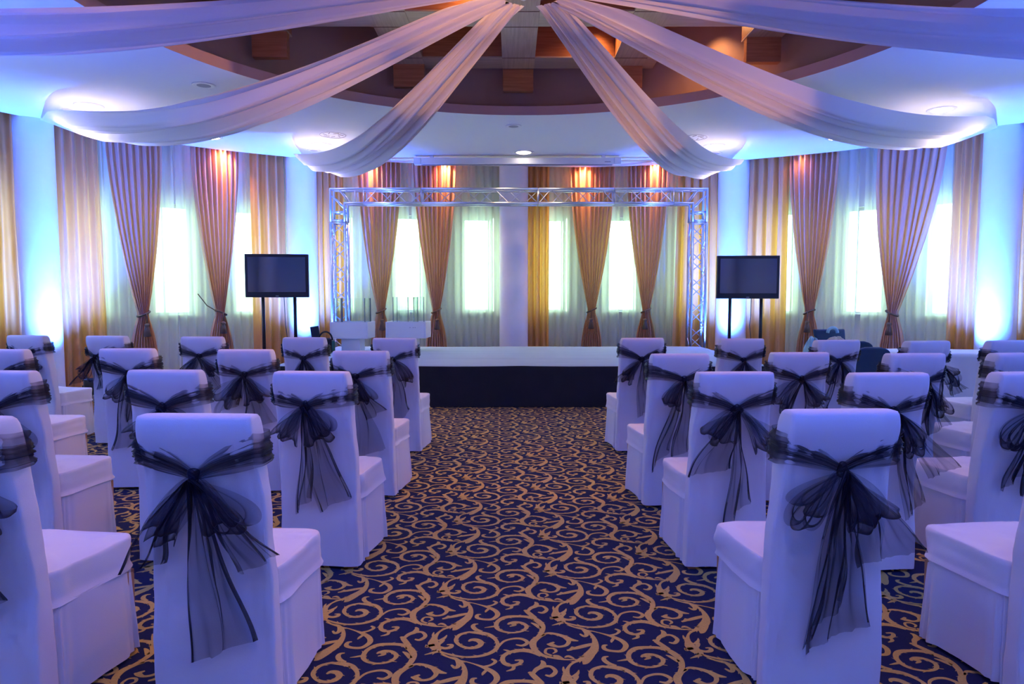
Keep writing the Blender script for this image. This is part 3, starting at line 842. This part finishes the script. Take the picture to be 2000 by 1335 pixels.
television(-3.62, 10.55, R(7), 1.385, 'black television on two-pole stand left of the stage')
television(3.66, 10.62, R(-4), 1.365, 'black television on two-pole stand right of the stage')

# ------------------------------------------------------------------ uplight fixtures
UN = {-59.3: 'small black uplight on the floor by the far left column', -30.0: 'small black uplight at the foot of the column behind left television', 28.9: 'small black uplight at the foot of the column behind right television', 57.4: 'small black uplight at the foot of the far right column'}
for p, a in UPLIGHT:
    root = empty('uplight', (p.x, p.y, 0))
    b = MB(); b.lathe([(.085, .10), (.10, .12), (.105, .30), (.10, .31), (.085, .30), (.08, .24)], 24); b.build('can', M['black'], root)
    g = MB(); g.lathe([(0, .288), (.08, .288), (.08, .282)], 20); g.build('lens', M['led'], root)
    y = MB()
    for sg in (-1, 1): y.box((sg * .118, 0, .11), (.012, .05, .22))
    y.box((0, 0, .006), (.25, .22, .012)); y.build('yoke', M['black'], root, smooth=False)
    tag(root, UN.get(a, {100: 'small black uplight beside the right side wall column', -101.5: 'small black uplight beside the left side wall column', 140: 'small black uplight at the rear right column behind the viewer', -140: 'small black uplight at the rear left column behind the viewer', 180: 'small black uplight at the rear middle column behind the viewer'}.get(a)), 'uplight', 'floor uplights at the columns')

# ------------------------------------------------------------------ chairs
def make_back(seed):
    b = MB()
    def fn(u, v):
        # v: 0 floor .. 1 over the top (rolled); u around
        z = .02 + 1.03 * min(1, v / .94) if v < .94 else 1.05
        k = max(0, (v - .90) / .10)
        zz = .02 + 1.03 * v
        h = (zz - .42) / .63 if zz > .42 else 0
        yc = .045 - .085 * max(0, h) ** 1.3
        hw = .205 - .012 * h + (.012 * (1 - zz / .42) if zz < .42 else 0)
        hd = .045 + .006 * h
        if v > .93:
            t = min(1, (v - .93) / .07); rr = sqrt(max(0, 1 - t * t))
            hd = (hd + .012) * max(.02, rr); yc -= .010; hw = hw - .018 * (1 - rr); zz = .02 + 1.03 * .93 + .072 * sin(t * pi / 2)
            yc -= .004 * t
        elif v > .80:                      # the rolled head of the chair
            hd += .012 * sin((v - .80) / .13 * pi / 2)
            yc -= .010 * (v - .80) / .13
        q = 2 * pi * u
        e = .30
        cx, sx = cos(q), sin(q)
        px = hw * abs(cx) ** e * (1 if cx >= 0 else -1)
        py = hd * abs(sx) ** e * (1 if sx >= 0 else -1)
        rear = py < 0
        wr = .013 * fbm(px * 4 + seed * 3, zz * 2.2, 1 + seed) + .006 * fbm(px * 14, zz * 3.5 + seed, 4)
        # gathers where the sash is tied, soft folds falling from it
        g = math.exp(-((zz - .88) / .10) ** 2)
        wr += .004 * g * sin(px * 90 + seed * 2) 
        if zz < .80: wr += .006 * sin(px * 22 + seed + 3 * zz + 3 * fbm(px * 3, zz, seed)) * min(1, (.80 - zz) / .3) * .8
        if rear: py -= wr
        else: py += wr * .3
        if abs(px) > hw * .96: px += (1 if px > 0 else -1) * (.005 * fbm(zz * 6, seed, 2))
        if rear: px *= 1 - .02 * g
        return (px, yc + py, zz)
    b.grid(fn, 88, 72, cu=True)
    n = 88
    last = len(b.v)
    V = 73
    b.face(*[(k * V + 72) for k in range(n)])
    return b.mesh('back_cover', M['cover'])

def make_seat(seed):
    b = MB()
    def fn(u, v):
        # u around, v from lower seam up and over to the middle of the top
        q = 2 * pi * u; e = .28
        cx, sx = cos(q), sin(q)
        X = abs(cx) ** e * (1 if cx >= 0 else -1); Y = abs(sx) ** e * (1 if sx >= 0 else -1)
        if v < .45:
            t = v / .45; k = 1.; z = .355 + .105 * t
        elif v < .6:
            t = (v - .45) / .15; k = 1 - .035 * (1 - cos(t * pi / 2)) ; z = .46 + .022 * sin(t * pi / 2)
        else:
            t = (v - .6) / .4; k = .965 * (1 - t); z = .482 + .010 * sin(t * pi / 2)
        y = .285 + .215 * Y * k
        hw = .205 + .030 * (y - .07) / .43
        x = hw * X * k
        w = .008 * fbm(x * 5 + seed, y * 5, z * 6 + seed) + .006 * fbm(x * 12, y * 10 + seed, z * 8)
        if v >= .6: z += w * 1.2 - .012 * math.exp(-((y - .11) / .05) ** 2)
        else: x += w * (1 if X > 0 else -1) * 1.4; y += w
        if v < .10: x *= 1.03 - .3 * v; y += (.012 - .12 * v) * Y
        return (x, y, z)
    b.grid(fn, 84, 34, cu=True)
    return b.mesh('seat_cover', M['cover'])

def make_skirt(seed):
    b = MB()
    def fn(u, v):
        q = 2 * pi * u; e = .25
        cx, sx = cos(q), sin(q)
        X = abs(cx) ** e * (1 if cx >= 0 else -1); Y = abs(sx) ** e * (1 if sx >= 0 else -1)
        z = .362 - .345 * v
        k = .98 + .055 * v
        y = .283 + .212 * Y * k
        hw = (.205 + .030 * (y - .07) / .43) * (.985 + .045 * v)
        x = hw * X
        s = q * 9 + seed
        amp = .016 * (.25 + v) * (1 if Y > -.9 else .2)
        w = amp * (sin(s * 1.7) * .6 + .6 * sin(s * 2.9 + 1)) * (.5 + .5 * fbm(q * 2, 0, seed)) + .006 * fbm(x * 6, y * 6, z * 3 + seed)
        if abs(X) > .9: x += w * (1 if X > 0 else -1)
        if abs(Y) > .9: y += w * (1 if Y > 0 else 0)
        z += .006 * sin(q * 3 + seed) * v
        return (x, y, z)
    b.grid(fn, 150, 14, cu=True)
    return b.mesh('skirt', M['cover'])

def back_y(z, rear=True):
    h = max(0, (z - .42) / .63)
    yc = .045 - .085 * h ** 1.3
    return yc - (.053 if rear else -.055)

def make_band(seed, dx, kz):
    """organza strip wrapped round the chair back, drawn to the knot"""
    rnd = random.Random(seed); b = MB(); zc = .93
    for layer in range(3):
        ph = rnd.uniform(0, 6); dz = rnd.uniform(-.008, .008)
        hh = (.058, .036, .018)[layer]
        def fn(u, v):
            # u once round starting and ending at the knot (rear centre)
            W, D, e = .211, .071, .36
            q = -pi / 2 + 2 * pi * u
            # even out the sampling so the flat rear and front get their share
            q = q - .28 * sin(2 * (q + pi / 2)) * (1 if True else 0)
            cx, sx = cos(q), sin(q)
            x = W * abs(cx) ** e * (1 if cx >= 0 else -1); f = (1 + abs(sx) ** e * (1 if sx >= 0 else -1)) / 2
            x += dx * max(0, 1 - min(u, 1 - u) / .2)
            side = min(1, abs(x - dx) / .19 if f < .5 else 1)
            zmid = kz + (zc - kz) * side ** .8 + dz * side
            h = .014 + (hh - .014) * side ** .7
            h *= 1 + .10 * sin(u * 13 + ph)
            s = (v - .5) * 2
            z = zmid + s * h
            yr, yf = back_y(z) - .008, back_y(z, False) + .010
            y = yr + (yf - yr) * f
            cr = .005 * sin(s * 7 + ph + 1.5 * sin(u * 6)) + .004 * sin(s * 16 + u * 7 + ph)
            y += -cr * (1 - 2 * f)
            x += (.004 + cr) * 4 * f * (1 - f) * (1 if x > 0 else -1)
            y -= (.004 * layer + .014 * (1 - side)) * (1 if f < .5 else 0)
            return (x, y, z)
        b.grid(fn, 150, 14)
    return b.mesh('sash_band', M['organza'])

def make_loops(seed, dx, kz):
    rnd = random.Random(seed * 5 + 1); b = MB()
    K = Vector((dx, back_y(kz) - .035, kz))
    for side in (-1, 1):
        for rep in range(2):
            ang = R(rnd.uniform(28, 62)); L = rnd.uniform(.13, .21); W = rnd.uniform(.05, .085); ph = rnd.uniform(0, 6); puff = rnd.uniform(.025, .05)
            d = Vector((side * cos(ang), 0, -sin(ang))); n = Vector((side * sin(ang), 0, cos(ang)))
            def fn(u, v):
                r = L * sin(pi * u) ** .85; s = (v - .5) * 2
                spread = W * (sin(pi * min(u, 1 - u) * 1.0) ** .8) * (1 + .15 * sin(6 * u + ph))
                depth = -puff * sin(2 * pi * u) + .010 * sin(s * 9 + ph + 3 * u) * sin(pi * u) + .006 * sin(s * 17 + ph)* sin(pi * u)
                p = K + d * (r * (1 + .10 * sin(s * 5 + ph))) + n * (s * spread + .012 * sin(u * 9 + ph))
                dr = .05 * (r / L) ** 2 * (1 + .5 * s)
                y = p.y + depth - .012 * sin(pi * u)
                z = p.z - dr
                lim = back_y(z) - .010
                return (p.x, min(y, lim), z)
            b.grid(fn, 34, 16)
    return b.mesh('bow_loop', M['organza'])

def make_tail(seed, dx, kz, side, L, ang, W):
    rnd = random.Random(seed * 9 + side * 3 + 2); b = MB(); ph = rnd.uniform(0, 6); ph2 = rnd.uniform(0, 6)
    K = Vector((dx, back_y(kz) - .04, kz)); jag = rnd.uniform(.06, .16)
    def fn(u, v):
        s = (v - .5) * 2
        g = u ** .85
        w = W * g * (1 + .10 * sin(3 * u + ph))
        x = K.x + side * (sin(R(ang)) * L * g) + s * w + .014 * sin(7 * u + ph) * u
        z = K.z - L * cos(R(ang)) * u * (1 - jag * (s + .2) * u) 
        fold = .026 * (1 - .5 * u) * sin(s * 6 + ph + 2.2 * u) + .016 * sin(s * 13 + ph2 + 2 * u) * (1 - .5 * u) + .006 * sin(s * 27 + ph)
        x += .018 * u * sin(s * 5 + ph2 + 4 * u)
        # edge of the cloth curls over on itself
        if abs(s) > .86: x -= s * .02 * u; fold += .012
        y = back_y(max(z, .3)) - .020 - abs(fold) * .9 - .02 * (1 - u)
        return (x, y, z)
    b.grid(fn, 46, 22)
    return b.mesh('sash_tail', M['organza'])

def make_knot(seed, dx, kz):
    b = MB(); K = (dx, back_y(kz) - .034, kz)
    def fn(u, v):
        a, c = 2 * pi * u, pi * v
        r = 1 + .18 * sin(3 * a + seed) * sin(c) + .10 * sin(7 * a)
        return (K[0] + .022 * r * sin(c) * cos(a) * (1 + .4 * sin(2 * c + seed)), K[1] + .018 * r * sin(c) * sin(a), K[2] + .028 * cos(c))
    b.grid(fn, 20, 12, cu=True)
    return b.mesh('sash_knot', M['organza'])

BACK = [make_back(s) for s in range(4)]
SEAT = [make_seat(s) for s in range(4)]
SKIRT = [make_skirt(s * 1.7) for s in range(4)]
lb = MB(); lb.box((0, 0, .17), (.036, .036, .34), taper=1.15); LEG = lb.mesh('leg', M['wood_leg'], False)

def link(name, me, parent, loc=(0, 0, 0)):
    o = bpy.data.objects.new(name, me); COL.objects.link(o); o.parent = parent; o.location = loc; return o
def chair(x, y, rz, v, label, group, dx=0., kz=.86, tails=((-1, .52, 6, .10), (1, .34, 26, .07)), sash=True, s=1.0):
    root = empty('banquet_chair', (x, y, 0), R(rz))
    link('back_cover', BACK[v % 4], root); link('seat_cover', SEAT[(v * 3 + 1) % 4], root); link('skirt', SKIRT[(v * 5 + 2) % 4], root)
    for lx in (-1, 1):
        link('leg', LEG, root, (lx * .175, .045, 0)); link('leg', LEG, root, (lx * .20, .46, 0))
    if sash:
        link('sash_band', make_band(v, dx, kz), root)
        link('bow_loop', make_loops(v, dx, kz), root)
        link('sash_knot', make_knot(v, dx, kz), root)
        for side, L, ang, W in tails: link('sash_tail', make_tail(v, dx, kz, side, L, ang, W), root)
    tag(root, label, 'chair', group)
    return root
GL, GR = 'white covered chairs left of the aisle', 'white covered chairs right of the aisle'
D = {'nl': 'white covered chair with black organza bow, '}
P = 'white chair with black bow, '
# x, y of the chair back at floor (back top lies .09 nearer the camera)
CH = [
 # left block, front of photo to stage
 (-1.02, 2.25, -2, 1, P + 'nearest one left of the aisle', GL, .0, .855, ((-1, .62, -4, .13), (1, .36, 30, .085), (-1, .40, 34, .09))),
 (-1.79, 2.22, -6, 2, P + 'cut by the left photo edge, nearest row', GL, .0, .86, ((-1, .55, 12, .12), (1, .5, 4, .10))),
 (-1.01, 3.49, -4, 3, P + 'second from the camera beside the left of the aisle', GL, -.02, .88, ((-1, .54, 4, .05), (1, .54, 12, .11))),
 (-1.79, 3.56, -2, 4, P + 'second row, second from the aisle on the left', GL, .0, .86, ((-1, .30, 20, .07), (1, .3, 20, .07))),
 (-2.62, 3.52, -4, 5, P + 'second row, at the left photo edge', GL, .0, .86, ((-1, .4, 6, .08), (1, .5, 6, .08))),
 (-1.04, 4.74, -3, 6, P + 'third from the camera beside the left of the aisle', GL, -.03, .87, ((-1, .58, -4, .16), (1, .30, 24, .08))),
 (-1.88, 4.86, 0, 7, P + 'third row, second chair left of the aisle', GL, .0, .87, ((-1, .3, 30, .10), (1, .40, 14, .12))),
 (-2.77, 4.95, 2, 8, P + 'third row, third chair left of the aisle', GL, .02, .87, ((-1, .55, 6, .16), (1, .34, 6, .10))),
 (-3.62, 4.88, -4, 9, P + 'third row, at the left photo edge', GL, .0, .86, ((-1, .4, 6, .08), (1, .4, 6, .10))),
 (-1.04, 6.10, -2, 10, P + 'stage row, beside the left of the aisle', GL, -.01, .86, ((-1, .45, 16, .08), (1, .56, 6, .11))),
 (-1.87, 6.20, -2, 11, P + 'stage row, second from aisle on the left', GL, .0, .86, ((-1, .3, 10, .08), (1, .3, 20, .08))),
 (-2.84, 6.30, 0, 12, P + 'stage row, third from aisle on the left', GL, -.02, .87, ((-1, .28, 50, .09), (1, .34, 26, .11))),
 (-3.78, 6.42, -6, 13, P + 'stage row, fourth from aisle on the left', GL, -.10, .85, ((-1, .32, 38, .10), (1, .3, 10, .08))),
 (-4.58, 6.50, -8, 14, P + 'stage row, outermost on the left', GL, -.02, .86, ((-1, .3, 10, .06), (1, .4, 14, .06))),
 # right block
 (1.11, 2.34, 3, 15, P + 'nearest one right of the aisle', GR, -.01, .855, ((-1, .58, 2, .09), (1, .40, 34, .13), (1, .62, 4, .12))),
 (1.99, 2.32, 6, 16, P + 'cut by the right photo edge, nearest row', GR, .0, .86, ((-1, .3, 10, .06), (1, .5, 6, .10))),
 (1.12, 3.47, 2, 17, P + 'second from the camera beside the right of the aisle', GR, .0, .865, ((-1, .36, 20, .14), (1, .58, 4, .07))),
 (1.87, 3.43, 3, 18, P + 'second row, second from the aisle on the right', GR, .01, .86, ((-1, .3, 6, .08), (1, .44, 42, .10), (1, .55, 16, .06))),
 (2.60, 3.47, 6, 19, P + 'second row, at the right photo edge', GR, .0, .87, ((-1, .4, 6, .06), (1, .45, 10, .08))),
 (1.10, 4.52, 3, 20, P + 'third from the camera beside the right of the aisle', GR, .02, .88, ((-1, .58, 14, .07), (1, .50, 4, .09))),
 (1.93, 4.62, 2, 21, P + 'third row, second chair right of the aisle', GR, .0, .87, ((-1, .56, 18, .06), (1, .36, 24, .10))),
 (2.66, 4.55, 4, 22, P + 'third row, third chair right of the aisle', GR, .06, .86, ((-1, .3, 6, .08), (1, .36, 20, .08))),
 (3.36, 4.58, 8, 23, P + 'third row, at the right photo edge', GR, .0, .87, ((-1, .4, 6, .06), (1, .35, 10, .08))),
 (1.16, 6.12, 2, 24, P + 'stage row, beside the right of the aisle', GR, -.01, .86, ((-1, .26, 40, .09), (1, .50, 4, .09))),
 (2.01, 6.02, 2, 25, P + 'stage row, second from aisle on the right', GR, .01, .86, ((-1, .3, 10, .08), (1, .3, 20, .08))),
 (2.76, 5.85, 6, 26, P + 'stage row, third from aisle on the right', GR, .0, .87, ((-1, .5, 12, .08), (1, .45, 24, .12))),
 (3.46, 5.74, 8, 27, P + 'stage row, fourth from aisle on the right', GR, .08, .86, ((1, .36, 44, .07), (1, .42, 10, .06))),
 (4.18, 5.80, 10, 28, P + 'stage row, outermost on the right', GR, .0, .87, ((-1, .3, 10, .06), (1, .4, 14, .06))),
]
for c in CH: chair(*c)

# ------------------------------------------------------------------ table, navy chairs, bags
tx, ty = 5.15, 8.15
root = empty('draped_table', (tx, ty, 0), R(-8))
b = MB(); b.box((0, 0, .735), (1.30, .62, .03)); b.build('tabletop', M['white'], root, smooth=False, bevel=.004)
for sx in (-1, 1):
    for sy in (-1, 1):
        b = MB(); b.tube([(sx * .58, sy * .25, .0), (sx * .58, sy * .25, .72)], .02, 8); b.build('leg', M['alu'], root)
tag(root, 'long table under a white cloth at right, beside the blue lit column', 'table')
b = MB()
def tc_(u, v):
    q = 2 * pi * u; e = .14
    cx, sx = cos(q), sin(q)
    X = abs(cx) ** e * (1 if cx >= 0 else -1); Y = abs(sx) ** e * (1 if sx >= 0 else -1)
    if v < .25:
        k = v / .25; return (.665 * X * k, .325 * Y * k, .757 + .003 * fbm(X * k * 3, Y * k * 3, 1))
    t = (v - .25) / .75
    w = .022 * t * sin(q * 14) + .03 * t * fbm(q * 2, 1, 2)
    gap = 0
    return ((.67 + w) * X + (.0), (.33 + w) * Y - (.0), .757 - .74 * t + .0)
b.grid(tc_, 160, 30, cu=True)
o = b.build('tablecloth', M['cover']); o.location = (tx, ty, 0); o.rotation_euler = (0, 0, R(-8))
tag(o, 'white cloth hanging to the floor over the table at right', 'tablecloth')

def navy_chair(x, y, rz, label, top=.93, rnd_=False, w=.44):
    root = empty('upholstered_chair', (x, y, 0), R(rz))
    b = MB()
    def fn(u, v):
        q = 2 * pi * u; e = .4; cx, sx = cos(q), sin(q)
        X = abs(cx) ** e * (1 if cx >= 0 else -1); Y = abs(sx) ** e * (1 if sx >= 0 else -1)
        t = v; z = .50 + (top - .50) * t
        hw = w / 2 * (1 - (.10 if not rnd_ else .0) * (1 - t))
        if rnd_ and t > .72: hw *= sqrt(max(.02, 1 - ((t - .72) / .30) ** 2.6))
        hd = .035
        if t > .97: hd *= .6
        return (hw * X, hd * Y - .10 * (t - .2), z)
    b.grid(fn, 40, 26, cu=True); b.face(*[k * 27 + 26 for k in range(40)]); b.face(*[k * 27 for k in range(40)][::-1])
    b.build('backrest', M['navy'], root)
    b = MB(); b.box((0, .24, .45), (w, .44, .08)); b.build('seat', M['navy'], root, smooth=False, bevel=.03)
    for sx in (-1, 1):
        for yy in (.04, .42):
            b = MB(); b.tube([(sx * (w / 2 - .03), yy, 0), (sx * (w / 2 - .03), yy, .42)], .012, 8); b.build('leg', M['black'], root)
        b = MB(); b.tube([(sx * (w / 2 - .08), .0, .42), (sx * (w / 2 - .08), .01, .56)], .012, 8); b.build('back_support', M['black'], root)
    tag(root, label, 'chair', 'navy upholstered chairs on the right')
navy_chair(4.28, 9.1, -168, 'square navy upholstered chair with clothes on it, behind the white chairs at right', .965, False, .46)
navy_chair(3.82, 7.30, 6, 'round topped navy upholstered chair, front one of a pair at right', .875, True, .42)
navy_chair(3.93, 7.86, 6, 'round topped navy upholstered chair, rear one of a pair at right', .90, True, .42)

def lump(name, loc, d, m, seed, label, cat, parent=None):
    b = MB()
    def fn(u, v):
        a, c = 2 * pi * u, pi * v
        r = 1 + .28 * fbm(cos(a) * 1.3, sin(a) * 1.3, v * 2.2 + seed)
        zz = cos(c)
        if zz < -.6: zz = -.6 + (zz + .6) * .2
        return (d[0] * r * sin(c) ** .7 * cos(a), d[1] * r * sin(c) ** .7 * sin(a), d[2] * (zz * r + .62))
    b.grid(fn, 36, 20, cu=True)
    o = b.build(name, m, parent); o.location = loc
    if label: tag(o, label, cat)
    return o
lump('folded_jacket', (4.23, 8.86, .50), (.17, .14, .22), M['beige'], 2, 'beige jacket lying on the square navy chair', 'jacket')
bag = lump('cloth_bag', (3.93, 8.86, .0), (.15, .13, .52), M['palecloth'], 5, 'pale blue and white cloth bag beside the square navy chair', 'bag')
h = MB(); h.tube([(.27 + .065 * cos(q), .0, 1.0 + .07 * sin(q)) for q in [pi * k / 10 for k in range(11)]], .022, 8)
ho = h.build('neck_pillow', M['palecloth']); ho.location = (4.0, 9.08, -.08)
tag(ho, 'pale blue curved roll hooked over the square navy chair back', 'cloth roll')

# left of stage: dark case and bag
root = empty('camera_bag', (-2.86, 10.45, SZ + .004), R(15))
b = MB(); b.box((0, 0, .11), (.22, .18, .22), taper=.8); b.build('bag_body', M['blacksoft'], root, bevel=.03)
b = MB(); b.tube([(.10 * cos(q), 0, .19 + .13 * sin(q)) for q in [pi * k / 12 for k in range(13)]], .013, 8); b.build('handle', M['blacksoft'], root)
b = MB(); b.box((.115, -.02, .10), (.05, .13, .16)); b.build('side_pocket', M['green'], root, bevel=.012)
tag(root, 'black bag with carrying handle and green pocket on the left stage edge', 'bag')
root = empty('black_tablet', (-3.02, 10.62, SZ + .004), R(20))
b = MB(); b.box((0, 0, .20), (.13, .02, .40)); o2 = b.build('panel', M['black'], root, smooth=False, bevel=.006); o2.rotation_euler = (R(-8), R(-8), 0)
b = MB(); b.box((0, .03, .012), (.16, .16, .02)); b.build('stand', M['black'], root, smooth=False)
tag(root, 'upright thin black panel leaning behind the bag at the left stage edge', 'panel')

# wall sockets low on the wall, left of the first tied curtain on the right of the middle column
for x_, lab in ((7.3, 'white double wall socket low on the wall right of the middle column'), (36.9, 'white double wall socket low on the wall right of right television')):
    p = polar(x_, WOFF - .008, .45)
    root = empty('wall_socket', p, -R(x_))
    b = MB(); b.box((0, 0, 0), (.15, .014, .08)); b.build('plate', M['plastic'], root, smooth=False, bevel=.003)
    for sg in (-1, 1):
        b = MB(); b.lathe([(.024, -.001), (.027, .002), (.0, .002)], 16); q = b.build('outlet', M['grille'], root); q.location = (sg * .036, -.009, 0); q.rotation_euler = (R(90), 0, 0)
    tag(root, lab, 'wall socket', 'wall sockets')

# ------------------------------------------------------------------ outside: hillside and houses seen faintly through the windows
b = MB()
def hill(u, v):
    a = -95 + 190 * u; r = 45 + 60 * v
    z = -9 + 12.5 * v ** .8 + 3.2 * fbm(a * .05, v * 2, 3) + 1.0 * fbm(a * .6, v * 12, 7)
    return (CX + r * sin(R(a)), CY + r * cos(R(a)), z)
b.grid(hill, 220, 60)
o = b.build('hillside', M['hill']); struct(o)
tag(o, 'pale wooded hillside seen through the windows', 'hill')
